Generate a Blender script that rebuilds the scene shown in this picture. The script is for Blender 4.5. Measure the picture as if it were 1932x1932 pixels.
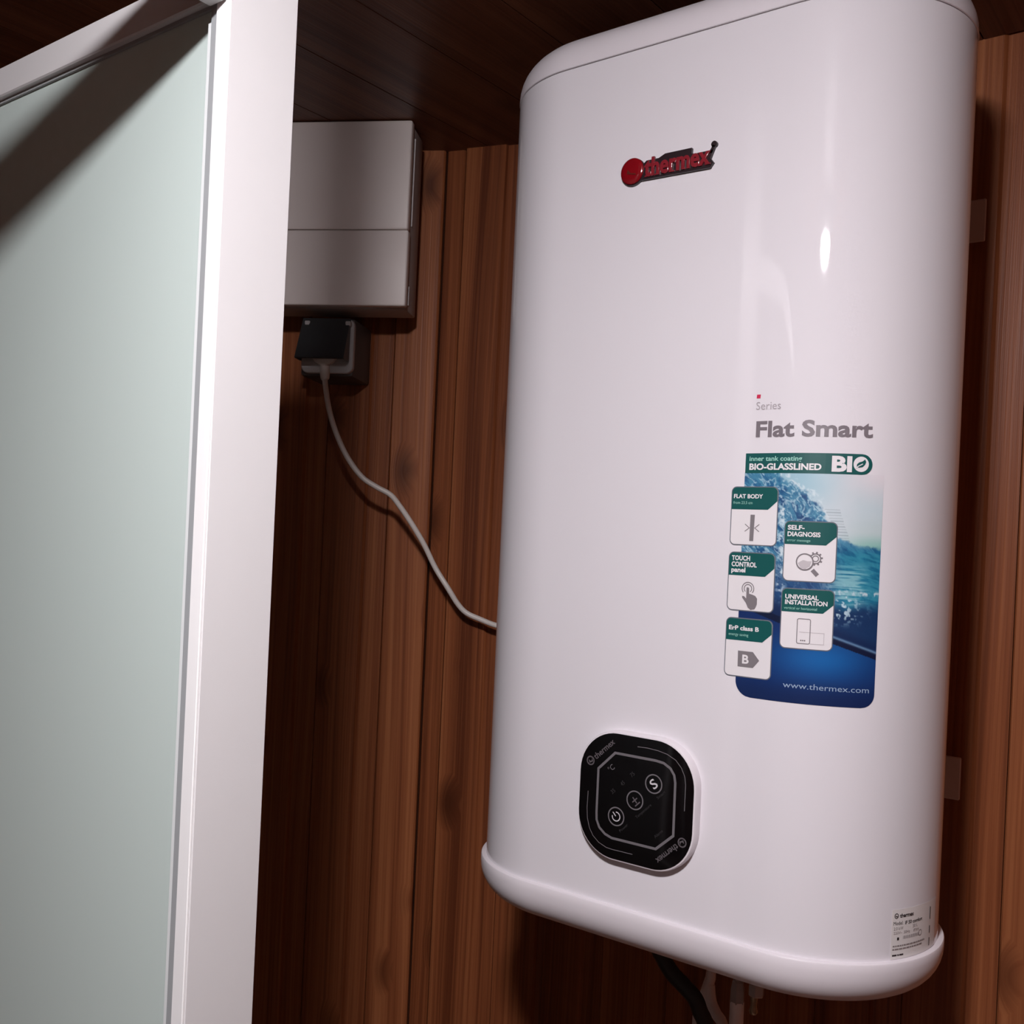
import bpy, bmesh, math, random
import numpy as np
from mathutils import Vector, Matrix

for _o in list(bpy.data.objects):
    bpy.data.objects.remove(_o)
SC = bpy.context.scene
COL = SC.collection
EZ = 1.57                      # eye height; the z values below are heights from the eye unless stated
YAW, ROLL, FPX, HY = .6521, .0454, 1930., 1015.1

# ------------------------------------------------------------------ camera, world, exposure
cam = bpy.data.cameras.new('camera')
cam.sensor_width = 36.0
cam.sensor_fit = 'HORIZONTAL'
cam.lens = 36.0 * FPX / 1932.0
cam.shift_y = (HY - 966.0) / 1932.0
cam.clip_start = .01
camo = bpy.data.objects.new('camera', cam)
camo.matrix_world = (Matrix.Translation((0, 0, EZ)) @ Matrix.Rotation(YAW, 4, 'Z')
                     @ Matrix.Rotation(math.pi / 2, 4, 'X') @ Matrix.Rotation(ROLL, 4, 'Z'))
COL.objects.link(camo)
SC.camera = camo

world = bpy.data.worlds.new('world')
SC.world = world
world.use_nodes = True
world.node_tree.nodes['Background'].inputs[0].default_value = (.02, .018, .018, 1)
world.node_tree.nodes['Background'].inputs[1].default_value = .2

SC.view_settings.view_transform = 'Standard'
SC.view_settings.look = 'None'
SC.view_settings.gamma = 1.0
SC.view_settings.use_curve_mapping = False
SC.view_settings.exposure = 0.0
LAMP_POS = (-.115, -.045, .456)
LAMP_STRENGTH = 490.0
SC.cycles.max_bounces = 8
SC.cycles.diffuse_bounces = 5


# ------------------------------------------------------------------ helpers
def lin(c):
    return tuple((x / 12.92 if x <= .04045 else ((x + .055) / 1.055) ** 2.4) for x in c)


def rgb(r, g, b):
    return lin((r / 255, g / 255, b / 255)) + (1.0,)


def material(name, col, rough=.5, metal=0., coat=0., coat_rough=.05, spec=.5):
    m = bpy.data.materials.new(name)
    m.use_nodes = True
    b = m.node_tree.nodes['Principled BSDF']
    b.inputs['Base Color'].default_value = col if len(col) == 4 else tuple(col) + (1,)
    b.inputs['Roughness'].default_value = rough
    b.inputs['Metallic'].default_value = metal
    b.inputs['Coat Weight'].default_value = coat
    b.inputs['Coat Roughness'].default_value = coat_rough
    b.inputs['Specular IOR Level'].default_value = spec
    return m


def speckle(m, scale=60., amount=.06, bump=0.):
    """slight tone variation so that plain surfaces are not perfectly flat"""
    nt = m.node_tree
    b = nt.nodes['Principled BSDF']
    base = list(b.inputs['Base Color'].default_value)
    tc = nt.nodes.new('ShaderNodeTexCoord')
    n = nt.nodes.new('ShaderNodeTexNoise')
    n.inputs['Scale'].default_value = scale
    n.inputs['Detail'].default_value = 4
    r = nt.nodes.new('ShaderNodeMix')
    r.data_type = 'RGBA'
    r.inputs[6].default_value = tuple(x * (1 - amount) for x in base[:3]) + (1,)
    r.inputs[7].default_value = tuple(min(1, x * (1 + amount)) for x in base[:3]) + (1,)
    nt.links.new(tc.outputs['Object'], n.inputs['Vector'])
    nt.links.new(n.outputs['Fac'], r.inputs[0])
    nt.links.new(r.outputs[2], b.inputs['Base Color'])
    if bump:
        bp = nt.nodes.new('ShaderNodeBump')
        bp.inputs['Strength'].default_value = bump
        bp.inputs['Distance'].default_value = .001
        nt.links.new(n.outputs['Fac'], bp.inputs['Height'])
        nt.links.new(bp.outputs['Normal'], b.inputs['Normal'])
    return m


ORG = {}


def obj(name, bm, mats, parent=None, smooth=None, raw=False):
    """link a bmesh (world x, y and eye-relative z) as one mesh object under parent"""
    me = bpy.data.meshes.new(name)
    org = ORG.get(parent.name, Vector((0, 0, 0))) if parent else Vector((0, 0, 0))
    if not raw:
        for v in bm.verts:
            v.co.z += EZ
            v.co -= org
    bm.normal_update()
    bm.to_mesh(me)
    bm.free()
    for m in (mats if isinstance(mats, (list, tuple)) else [mats]):
        me.materials.append(m)
    if smooth is not None:
        for p in me.polygons:
            p.use_smooth = True
        me.set_sharp_from_angle(angle=math.radians(smooth))
    o = bpy.data.objects.new(name, me)
    COL.objects.link(o)
    if parent:
        o.parent = parent
        ORG[o.name] = org
    return o


def thing(name, label, cat, loc, group=None):
    o = bpy.data.objects.new(name, None)
    o.empty_display_size = .05
    o.location = (loc[0], loc[1], loc[2] + EZ)
    COL.objects.link(o)
    o['label'] = label
    o['category'] = cat
    if group:
        o['group'] = group
    ORG[o.name] = Vector(o.location)
    return o


def structure(o, label, cat):
    o['kind'] = 'structure'
    o['label'] = label
    o['category'] = cat
    return o


def box_bm(x0, x1, y0, y1, z0, z1, bev=0., seg=2, bm=None):
    b = bmesh.new()
    bmesh.ops.create_cube(b, size=1.)
    for v in b.verts:
        v.co = Vector(((x0 + x1) / 2 + v.co.x * (x1 - x0), (y0 + y1) / 2 + v.co.y * (y1 - y0),
                       (z0 + z1) / 2 + v.co.z * (z1 - z0)))
    if bev:
        bmesh.ops.bevel(b, geom=list(b.edges), offset=bev, segments=seg, affect='EDGES', profile=.5)
    if bm is None:
        return b
    merge(bm, b)
    return bm


def merge(bm, b):
    me = bpy.data.meshes.new('tmp')
    b.to_mesh(me)
    b.free()
    bm.from_mesh(me)
    bpy.data.meshes.remove(me)


def tube_bm(pts, radii, n=14, caps=True, bm=None):
    bm = bm or bmesh.new()
    pts = [Vector(p) for p in pts]
    if not isinstance(radii, (list, tuple)):
        radii = [radii] * len(pts)
    prev = None
    up = Vector((0, 0, 1))
    ref = None
    for i, p in enumerate(pts):
        t = (pts[min(i + 1, len(pts) - 1)] - pts[max(i - 1, 0)]).normalized()
        if ref is None:
            ref = t.orthogonal().normalized()
        else:
            ref = (ref - t * ref.dot(t)).normalized()
        bi = t.cross(ref)
        ring = [bm.verts.new(p + (ref * math.cos(a) + bi * math.sin(a)) * radii[i])
                for a in [2 * math.pi * k / n for k in range(n)]]
        if prev:
            for k in range(n):
                bm.faces.new((prev[k], prev[(k + 1) % n], ring[(k + 1) % n], ring[k]))
        elif caps:
            bm.faces.new(ring[::-1])
        prev = ring
    if caps:
        bm.faces.new(prev)
    return bm


def spline(pts, k=6):
    P = [Vector(p) for p in pts]
    out = []
    for i in range(len(P) - 1):
        a, b, c, d = P[max(i - 1, 0)], P[i], P[i + 1], P[min(i + 2, len(P) - 1)]
        for j in range(k):
            t = j / k
            out.append(.5 * ((2 * b) + (c - a) * t + (2 * a - 5 * b + 4 * c - d) * t * t
                             + (3 * b - a - 3 * c + d) * t ** 3))
    out.append(P[-1])
    return out


def rrect(cx, cz, w, h, r, n=8, rs=None):
    """rounded rectangle outline, counter-clockwise; rs = radii (br, tr, tl, bl)"""
    rs = rs or (r, r, r, r)
    pts = []
    for (sx, sz, a0, rr) in ((1, -1, -90, rs[0]), (1, 1, 0, rs[1]), (-1, 1, 90, rs[2]), (-1, -1, 180, rs[3])):
        x, z = cx + sx * (w / 2 - rr), cz + sz * (h / 2 - rr)
        for k in range(n + 1):
            a = math.radians(a0 + 90 * k / n)
            pts.append((x + rr * math.cos(a), z + rr * math.sin(a)))
    return pts


def loops_bm(loops, cap0=True, cap1=True, bm=None):
    bm = bm or bmesh.new()
    prev = None
    for L in loops:
        ring = [bm.verts.new(p) for p in L]
        n = len(ring)
        if prev:
            for k in range(n):
                bm.faces.new((prev[k], prev[(k + 1) % n], ring[(k + 1) % n], ring[k]))
        elif cap0:
            bm.faces.new(ring[::-1])
        prev = ring
    if cap1:
        bm.faces.new(prev)
    return bm


_CAP = {}


def text_mesh(body, bold=0., ext=0., bev=0.):
    cu = bpy.data.curves.new('t', 'FONT')
    cu.body = body
    cu.size = 1.
    cu.offset = bold
    cu.resolution_u = 3
    cu.extrude = ext
    cu.bevel_depth = bev
    cu.bevel_resolution = 1
    o = bpy.data.objects.new('t', cu)
    me = bpy.data.meshes.new_from_object(o)
    bpy.data.objects.remove(o)
    bpy.data.curves.remove(cu)
    return me


def cap_h():
    if 'h' not in _CAP:
        me = text_mesh('H')
        _CAP['h'] = max(v.co.y for v in me.vertices)
        bpy.data.meshes.remove(me)
    return _CAP['h']


class Print:
    """flat print laid out in (x, z), later wrapped on a surface; every layer sits a hair above the last"""

    def __init__(self):
        self.bm = bmesh.new()

    def poly(self, pts, mat, layer):
        f = self.bm.faces.new([self.bm.verts.new((p[0], p[1], layer)) for p in pts])
        f.material_index = mat

    def disc(self, x, z, r, mat, layer, n=24, ry=None):
        self.poly([(x + r * math.cos(2 * math.pi * k / n), z + (ry or r) * math.sin(2 * math.pi * k / n)) for k in range(n)], mat, layer)

    def arc(self, x, z, r, w, a0, a1, mat, layer, n=24):
        P = [(x + r * math.cos(math.radians(a0 + (a1 - a0) * k / n)), z + r * math.sin(math.radians(a0 + (a1 - a0) * k / n))) for k in range(n + 1)]
        self.line(P, w, mat, layer)

    def line(self, P, w, mat, layer, closed=False):
        P = [Vector(p) for p in P]
        n = len(P)
        L = []
        for i, p in enumerate(P):
            a = P[i - 1] if (i > 0 or closed) else None
            b = P[(i + 1) % n] if (i < n - 1 or closed) else None
            d1 = (p - a).normalized() if a is not None else (b - p).normalized()
            d2 = (b - p).normalized() if b is not None else d1
            t = (d1 + d2)
            t = t.normalized() if t.length > 1e-6 else d1
            nn = Vector((-t.y, t.x))
            k = max(.5, abs(nn.dot(Vector((-d1.y, d1.x)))))
            L.append((p + nn * w / 2 / k, p - nn * w / 2 / k))
        m = n if closed else n - 1
        V = [(self.bm.verts.new((a.x, a.y, layer)), self.bm.verts.new((b.x, b.y, layer))) for a, b in L]
        for i in range(m):
            j = (i + 1) % n
            f = self.bm.faces.new((V[i][1], V[j][1], V[j][0], V[i][0]))
            f.material_index = mat

    def text(self, body, x0, z0, cap, mat, layer, x1=None, bold=0., rot=0., shear=0.):
        me = text_mesh(body, bold)
        if not len(me.vertices):
            bpy.data.meshes.remove(me)
            return
        xs = [v.co.x for v in me.vertices]
        mn, mx = min(xs), max(xs)
        sz = cap / cap_h()
        sx = (x1 - x0) / (mx - mn) if x1 is not None else sz
        ca, sa = math.cos(rot), math.sin(rot)
        vs = []
        for v in me.vertices:
            x, z = (v.co.x - mn) * sx + shear * v.co.y * sz, v.co.y * sz
            vs.append(self.bm.verts.new((x0 + x * ca - z * sa, z0 + x * sa + z * ca, layer)))
        for p in me.polygons:
            try:
                f = self.bm.faces.new([vs[i] for i in p.vertices])
                f.material_index = mat
            except ValueError:
                pass
        bpy.data.meshes.remove(me)

    def build(self, name, mats, parent, mapper, step=.004, split_from=-.004):
        bm = self.bm
        xs = [v.co.x for v in bm.verts]
        if step:
            x = max(min(xs), split_from) + step * .5
            while x < max(xs):
                bmesh.ops.bisect_plane(bm, geom=bm.verts[:] + bm.edges[:] + bm.faces[:], dist=1e-7, plane_co=(x, 0, 0), plane_no=(1, 0, 0))
                x += step
        for v in bm.verts:
            v.co = mapper(v.co.x, v.co.y, v.co.z)
        return obj(name, bm, mats, parent)


# ------------------------------------------------------------------ materials
def wood(name, dark, mid, light, rough=.42, knots=1.0, bump=.35):
    m = bpy.data.materials.new(name)
    m.use_nodes = True
    nt = m.node_tree
    N, Lk = nt.nodes.new, nt.links.new
    b = nt.nodes['Principled BSDF']
    tc = N('ShaderNodeTexCoord')
    oi = N('ShaderNodeObjectInfo')
    mul = N('ShaderNodeMath'); mul.operation = 'MULTIPLY'; mul.inputs[1].default_value = 37.0
    Lk(oi.outputs['Random'], mul.inputs[0])
    cmb = N('ShaderNodeCombineXYZ')
    Lk(mul.outputs[0], cmb.inputs[0]); Lk(mul.outputs[0], cmb.inputs[1]); Lk(mul.outputs[0], cmb.inputs[2])
    add = N('ShaderNodeVectorMath'); add.operation = 'ADD'
    Lk(tc.outputs['Object'], add.inputs[0]); Lk(cmb.outputs[0], add.inputs[1])
    # knots: cells stretched along the board
    mk = N('ShaderNodeMapping'); mk.inputs['Scale'].default_value = (11, 11, 5.5)
    Lk(add.outputs[0], mk.inputs['Vector'])
    vor = N('ShaderNodeTexVoronoi'); vor.feature = 'F1'; vor.inputs['Scale'].default_value = 1.0
    Lk(mk.outputs[0], vor.inputs['Vector'])
    kr = N('ShaderNodeMapRange')
    kr.inputs[1].default_value = .04; kr.inputs[2].default_value = .23
    kr.inputs[3].default_value = 1.0 * knots; kr.inputs[4].default_value = 0.0
    Lk(vor.outputs['Distance'], kr.inputs[0])
    # slow warp of the grain, stronger near knots
    warp = N('ShaderNodeTexNoise'); warp.inputs['Scale'].default_value = 3.0; warp.inputs['Detail'].default_value = 2
    mw = N('ShaderNodeMapping'); mw.inputs['Scale'].default_value = (1.5, 1.5, .22)
    Lk(add.outputs[0], mw.inputs['Vector']); Lk(mw.outputs[0], warp.inputs['Vector'])
    sep = N('ShaderNodeSeparateXYZ'); Lk(add.outputs[0], sep.inputs[0])
    ws = N('ShaderNodeMath'); ws.operation = 'MULTIPLY_ADD'; ws.inputs[1].default_value = .055
    Lk(warp.outputs['Fac'], ws.inputs[0]); Lk(sep.outputs[0], ws.inputs[2])
    ks = N('ShaderNodeMath'); ks.operation = 'MULTIPLY_ADD'; ks.inputs[1].default_value = .016
    Lk(kr.outputs[0], ks.inputs[0]); Lk(ws.outputs[0], ks.inputs[2])
    cz = N('ShaderNodeMath'); cz.operation = 'MULTIPLY'; cz.inputs[1].default_value = .009
    Lk(sep.outputs[2], cz.inputs[0])
    gv = N('ShaderNodeCombineXYZ'); Lk(ks.outputs[0], gv.inputs[0]); Lk(sep.outputs[1], gv.inputs[1]); Lk(cz.outputs[0], gv.inputs[2])
    grain = N('ShaderNodeTexNoise'); grain.inputs['Scale'].default_value = 330.; grain.inputs['Detail'].default_value = 3
    Lk(gv.outputs[0], grain.inputs['Vector'])
    broad = N('ShaderNodeTexNoise'); broad.inputs['Scale'].default_value = 42.; broad.inputs['Detail'].default_value = 2
    Lk(gv.outputs[0], broad.inputs['Vector'])
    mixg = N('ShaderNodeMath'); mixg.operation = 'MULTIPLY_ADD'; mixg.inputs[1].default_value = .42
    half = N('ShaderNodeMath'); half.operation = 'MULTIPLY'; half.inputs[1].default_value = .58
    Lk(broad.outputs['Fac'], half.inputs[0])
    Lk(grain.outputs['Fac'], mixg.inputs[0]); Lk(half.outputs[0], mixg.inputs[2])
    tone = N('ShaderNodeMath'); tone.operation = 'MULTIPLY_ADD'; tone.inputs[1].default_value = .10; 
    Lk(oi.outputs['Random'], tone.inputs[0]); Lk(mixg.outputs[0], tone.inputs[2])
    ramp = N('ShaderNodeValToRGB')
    e = ramp.color_ramp.elements
    e[0].position = .36; e[0].color = dark
    e[1].position = .72; e[1].color = light
    el = ramp.color_ramp.elements.new(.53); el.color = mid
    Lk(tone.outputs[0], ramp.inputs[0])
    km = N('ShaderNodeMix'); km.data_type = 'RGBA'
    kf = N('ShaderNodeMath'); kf.operation = 'MULTIPLY'; kf.inputs[1].default_value = .78
    Lk(kr.outputs[0], kf.inputs[0]); Lk(kf.outputs[0], km.inputs[0])
    Lk(ramp.outputs[0], km.inputs[6]); km.inputs[7].default_value = tuple(x * .55 for x in dark[:3]) + (1,)
    Lk(km.outputs[2], b.inputs['Base Color'])
    b.inputs['Roughness'].default_value = rough
    b.inputs['Specular IOR Level'].default_value = .28
    bp = N('ShaderNodeBump'); bp.inputs['Strength'].default_value = bump; bp.inputs['Distance'].default_value = .0012
    Lk(grain.outputs['Fac'], bp.inputs['Height']); Lk(bp.outputs['Normal'], b.inputs['Normal'])
    return m


M = {}
M['wood'] = wood('stained_pine', (.120, .031, .011, 1), (.240, .072, .026, 1), (.37, .130, .050, 1))
M['wood_ceiling'] = wood('stained_pine_ceiling', (.07, .022, .013, 1), (.13, .046, .026, 1), (.19, .075, .042, 1), rough=.38, knots=.7)
M['wood_dark'] = wood('dark_stained_boards', (.07, .026, .016, 1), (.11, .045, .026, 1), (.15, .065, .038, 1), rough=.6)
M['backing'] = speckle(material('dark_backing_board', (.03, .013, .008, 1), .9), 20, .2)
M['floor'] = speckle(material('floor_tile', rgb(152, 126, 114), .5), 12, .15)
M['enamel'] = speckle(material('white_enamel', (.795, .765, .805, 1), .035), 6, .012)
M['plastic'] = speckle(material('white_plastic', (.79, .745, .785, 1), .30), 8, .015)
M['seam'] = material('seam_shadow_gap', (.16, .14, .14, 1), .8)
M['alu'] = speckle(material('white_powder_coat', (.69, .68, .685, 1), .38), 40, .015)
M['flange_lit'] = material('lit_gloss_white', (.92, .92, .92, 1), .2)  # post's front edge: stronger lamplight put into the colour as a brighter white
M['gasket'] = material('grey_gasket', rgb(158, 162, 164), .5)
M['trim'] = material('clear_white_seal', rgb(225, 230, 230), .25)
M['steel'] = material('painted_bracket_steel', rgb(200, 180, 172), .5)
M['box'] = speckle(material('satin_grey_cover', rgb(232, 222, 218), .42), 30, .02)
M['boxbody'] = speckle(material('grey_box_body', rgb(165, 155, 152), .5), 30, .03)
M['socket'] = speckle(material('grey_socket_plastic', rgb(72, 68, 68), .5), 50, .05)
M['socketface'] = material('pale_socket_face', rgb(176, 172, 172), .4)
M['lid'] = material('smoked_lid', rgb(50, 51, 53), .38)
M['cable'] = material('white_cable', rgb(214, 206, 200), .38)
M['black'] = material('gloss_black_panel', (.0035, .003, .0035, 1), .12, spec=.35)
M['ptext'] = material('panel_grey_print', rgb(112, 108, 112), .5)
M['pdim'] = material('panel_dim_print', rgb(52, 50, 52), .5)
M['pbright'] = material('panel_bright_print', rgb(205, 202, 206), .5)
M['pmark'] = material('panel_brand_print', rgb(92, 86, 90), .5)
M['red'] = material('red_badge_enamel', (.23, .004, .009, 1), .12, coat=.8, coat_rough=.03)
M['redletter'] = material('red_badge_letters', (.24, .018, .028, 1), .18, coat=.6)
M['badgeback'] = material('dark_badge_back', (.022, .012, .015, 1), .35)
M['emblem'] = material('emblem_brown_red', (.11, .018, .012, 1), .3)
M['green'] = material('print_green', rgb(10, 84, 82), .35)
M['white'] = material('print_white', (.82, .79, .81, 1), .35)
M['mint'] = material('print_mint', rgb(160, 214, 200), .35)
M['grey'] = material('print_grey', rgb(128, 122, 126), .35)
M['greyline'] = material('print_outline_grey', rgb(108, 112, 122), .35)
M['pale'] = material('print_pale_grey', rgb(196, 190, 194), .35)
M['seriesgrey'] = material('print_series_grey', rgb(172, 165, 170), .35)
M['titlegrey'] = material('print_title_grey', rgb(122, 114, 120), .35)
M['redprint'] = material('print_red', rgb(205, 40, 80), .35)
M['urlgrey'] = material('print_url_grey', rgb(150, 172, 200), .35)
M['labelpaper'] = material('rating_label_paper', (.80, .77, .76, 1), .45)
M['labelink'] = material('rating_label_ink', rgb(40, 32, 34), .5)
M['labelgrey'] = material('rating_label_grey_ink', rgb(140, 130, 130), .5)
M['rubber'] = material('black_rubber', (.012, .011, .011, 1), .45)
M['pipe'] = speckle(material('white_plastic_pipe', rgb(232, 220, 218), .4), 40, .05)
M['chrome'] = material('dull_chrome', rgb(200, 190, 188), .25, metal=.45)
M['brass'] = material('nickel_brass', rgb(170, 150, 125), .2, metal=.6)
M['lampbase'] = material('lamp_base_white', (.75, .75, .75, 1), .4)
m = bpy.data.materials.new('opal_glow'); m.use_nodes = True
b_ = m.node_tree.nodes['Principled BSDF']
b_.inputs['Base Color'].default_value = (.9, .9, .9, 1)
b_.inputs['Emission Color'].default_value = (1.0, .955, .985, 1)
b_.inputs['Emission Strength'].default_value = LAMP_STRENGTH
M['glow'] = m
# satin glass: milky pale green, glossy face, lets part of the light through
m = bpy.data.materials.new('satin_glass'); m.use_nodes = True
nt = m.node_tree
b_ = nt.nodes['Principled BSDF']
b_.inputs['Base Color'].default_value = (.69, .80, .765, 1)
b_.inputs['Roughness'].default_value = .45
b_.inputs['Coat Weight'].default_value = .8
b_.inputs['Coat Roughness'].default_value = .015
tr = nt.nodes.new('ShaderNodeBsdfTranslucent'); tr.inputs[0].default_value = (.75, .85, .80, 1)
mx = nt.nodes.new('ShaderNodeMixShader'); mx.inputs[0].default_value = .16
nt.links.new(b_.outputs[0], mx.inputs[1]); nt.links.new(tr.outputs[0], mx.inputs[2])
nt.links.new(mx.outputs[0], nt.nodes['Material Output'].inputs[0])
M['glass'] = m
# colour print carried by a colour attribute
m = bpy.data.materials.new('wave_print'); m.use_nodes = True
nt = m.node_tree
at = nt.nodes.new('ShaderNodeAttribute'); at.attribute_name = 'print'
nt.links.new(at.outputs['Color'], nt.nodes['Principled BSDF'].inputs['Base Color'])
nt.nodes['Principled BSDF'].inputs['Roughness'].default_value = .35
M['wave'] = m

# ------------------------------------------------------------------ room shell
CEIL = .545                    # ceiling height above the eye
PERIOD, FACE = .0916, .0626    # board pitch and its raised face; the rest is the recessed strip
YW = 1.11                      # back wall face


def plank_mesh(name, w, face, z0, z1, mat, strip=True):
    bm = bmesh.new()
    if strip:
        prof = [(.0008, -.014), (.0008, -.0022), (.0026, 0), (face - .0032, 0), (face, -.0042), (w - .0004, -.0046), (w - .0004, -.014)]
    else:
        prof = [(.0008, -.014), (.0008, -.0026), (.0030, 0), (w - .0030, 0), (w - .0008, -.0026), (w - .0008, -.014)]
    loops_bm([[(x, -h, z) for x, h in prof[::-1]] for z in (z0, z1)], bm=bm)
    me = bpy.data.meshes.new(name)
    bmesh.ops.recalc_face_normals(bm, faces=bm.faces)
    bm.to_mesh(me)
    bm.free()
    me.materials.append(mat)
    return me


def add_plank(me, parent, loc, rot):
    o = bpy.data.objects.new('plank', me)
    o.location = loc
    o.rotation_euler = rot
    o.parent = parent
    COL.objects.link(o)
    return o


TOPZ = EZ + CEIL
pm_full = plank_mesh('plank', PERIOD, FACE, 0, TOPZ - .001, M['wood'])
pm_face = plank_mesh('plank_face_only', FACE - .0003, FACE - .0003, 0, TOPZ - .001, M['wood'], strip=False)
pm_strip = plank_mesh('plank_edge_strip', .029, .029, 0, TOPZ - .001, M['wood'], strip=False)

A0 = Vector((-.950, 1.0535, 0))                      # vertical fold between the two left facets
RA = Vector((.87571, .48284, 0))                      # along the left facet, to the right
RB = Vector((.95857, .28486, 0))                      # along the corner facet
NA = Vector((RA.y, -RA.x, 0))
NB = Vector((RB.y, -RB.x, 0))


def slab(name, p, q, out, z0, z1, t, mat, inset=.012):
    """wall slab whose room-side face lies `inset` behind the line p-q"""
    p, q, out = Vector(p), Vector(q), Vector(out)
    a, b2 = p - out * inset, q - out * inset
    c, d = q - out * t, p - out * t
    bm = loops_bm([[(v.x, v.y, z) for v in (a, b2, c, d)] for z in (z0, z1)])
    bmesh.ops.recalc_face_normals(bm, faces=bm.faces)
    return obj(name, bm, mat)


wl = slab('wall_left', A0 - RA * 1.04, A0, NA, -EZ, CEIL, .06, M['backing'])
structure(wl, 'plank wall in the corner behind the white post, cover box and cable', 'wall')
CE = A0 + RB * ((YW - A0.y) / RB.y)
wc = slab('wall_corner', A0, CE, NB, -EZ, CEIL, .06, M['backing'])
structure(wc, 'narrow plank wall strip just left of the white heater', 'wall')
wb = slab('wall_back', (-.7676, YW, 0), (.555, YW, 0), (0, -1, 0), -EZ, CEIL, .06, M['backing'])
structure(wb, 'plank wall that carries the white heater, lit along its right side', 'wall')
ang_a = math.atan2(RA.y, RA.x)
ang_b = math.atan2(RB.y, RB.x)
# left facet: boards run from the fold to the left
p = A0 + RA * (-.0616)
add_plank(pm_face, wl, (p.x, p.y, 0), (0, 0, ang_a))
for k in range(1, 11):
    p = A0 + RA * (-.0616 - PERIOD * k)
    add_plank(pm_full, wl, (p.x, p.y, 0), (0, 0, ang_a))
# corner facet
p = A0 + RB * -.0006 - NB * .0046
add_plank(pm_strip, wc, (p.x, p.y, 0), (0, 0, ang_b))
for k in range(2):
    p = A0 + RB * (.0300 + PERIOD * k)
    add_plank(pm_full, wc, (p.x, p.y, 0), (0, 0, ang_b))
# back wall
for k in range(-6, 8):
    add_plank(pm_full, wb, (-.2180 + PERIOD * k, YW, 0), (0, 0, 0))

# ceiling: boards run towards the back wall
cl = obj('ceiling', box_bm(-1.93, .60, -1.30, 1.20, CEIL + .012, CEIL + .06), M['backing'])
structure(cl, 'low dark plank ceiling above the heater and shower cabin', 'ceiling')
CP = .1238
pm_ceil = plank_mesh('ceiling_plank', CP, CP, 0, 2.33, M['wood_ceiling'], strip=False)
for k in range(-8, 12):
    x = -.6415 + CP * k
    add_plank(pm_ceil, cl, (x, -1.22, TOPZ), (-math.pi / 2, 0, 0))
fl = obj('floor', box_bm(-1.93, .60, -1.30, 1.20, -EZ - .05, -EZ), M['floor'])
structure(fl, 'brown floor below the frame', 'floor')
wr = obj('wall_right', box_bm(.555, .61, -1.25, YW + .05, -EZ, CEIL + .012), M['wood_dark'])
structure(wr, 'wooden wall right of the camera', 'wall')
wf = obj('wall_front', box_bm(-1.90, .555, -1.27, -1.21, -EZ, CEIL + .012), M['wood_dark'])
structure(wf, 'wooden wall behind the camera', 'wall')
ws_ = obj('wall_side', box_bm(-1.92, -1.86, -1.21, .57, -EZ, CEIL + .012), M['wood_dark'])
structure(ws_, 'wooden wall beyond the shower cabin', 'wall')

# ------------------------------------------------------------------ lamp
lx, ly, lz = LAMP_POS
lamp = thing('ceiling_lamp', 'round white ceiling lamp with a glowing opal bowl, under the plank ceiling above the camera', 'lamp', (lx, ly, CEIL))


def lathe(prof, cx, cy, n=36, caps=True):
    return loops_bm([[(cx + r * math.cos(2 * math.pi * k / n), cy + r * math.sin(2 * math.pi * k / n), z) for k in range(n)] for r, z in prof], cap0=caps, cap1=caps)


obj('lamp_base', lathe([(.064, lz + .026), (.068, lz + .028), (.070, lz + .050), (.066, CEIL - .004), (.055, CEIL - .0005)], lx, ly), M['lampbase'], lamp, 40)
prof = [(.054 * math.sin(math.radians(a)) + .0005, lz + .014 - .018 * math.cos(math.radians(a))) for a in range(0, 91, 6)] + [(.054, lz + .0262)]
obj('lamp_bowl', lathe(prof, lx, ly), M['glow'], lamp, 60)

# ------------------------------------------------------------------ shower cabin
YG = .375
cabin = thing('shower_cabin', 'shower cabin with white aluminium frame and pale green frosted glass at the left', 'shower cabin', (-.95, 0, -EZ))
GX0, GX1 = -1.40, -.5345
bm = box_bm(-.5284, -.5177, YG + .0012, .4280, -EZ + .10, CEIL - .001, .0008, 1)
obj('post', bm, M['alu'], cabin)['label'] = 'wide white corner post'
obj('post_flange', box_bm(-.5288, -.5179, YG - .0004, YG + .0013, -EZ + .10, CEIL - .002, .0004, 1), M['flange_lit'], cabin)['label'] = 'front edge of the corner post, its lit brightness painted in'
obj('post', box_bm(GX0 - .030, GX0, YG, .4280, -EZ + .10, .3420, .0008, 1), M['alu'], cabin)
obj('post', box_bm(-.534, -.5177, -.530, -.500, -EZ + .10, .3420, .0008, 1), M['alu'], cabin)
obj('seal', box_bm(-.5350, -.5289, .3757, .412, -EZ + .10, .3150), M['gasket'], cabin)
obj('seal_lip', box_bm(-.5388, -.5351, .3764, .3814, -EZ + .10, .3060), M['trim'], cabin)
obj('top_rail', box_bm(GX0, -.5288, YG, .412, .3195, .3420, .0010, 1), M['alu'], cabin)
obj('rail_gasket', box_bm(GX0, -.5350, .3795, .404, .3172, .3194), M['gasket'], cabin)
obj('side_rail', box_bm(-.5345, -.5182, -.500, YG - .0006, .3140, .3600, .0010, 1), M['alu'], cabin)
obj('glass_panel', box_bm(GX0, -.5378, .3815, .3860, -EZ + .125, .3171), M['glass'], cabin)['label'] = 'pale green frosted glass panel'
obj('bottom_rail', box_bm(GX0, -.5288, YG, .412, -EZ + .10, -EZ + .125), M['alu'], cabin)
tray = obj('shower_tray', box_bm(GX0 - .03, -.515, -.53, .43, -EZ + .0005, -EZ + .10, .01, 2), M['plastic'], cabin, 40)

# ------------------------------------------------------------------ distribution box on the left facet


def onA(r, h, z):
    p = A0 + RA * r + NA * h
    return Vector((p.x, p.y, z))


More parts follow.
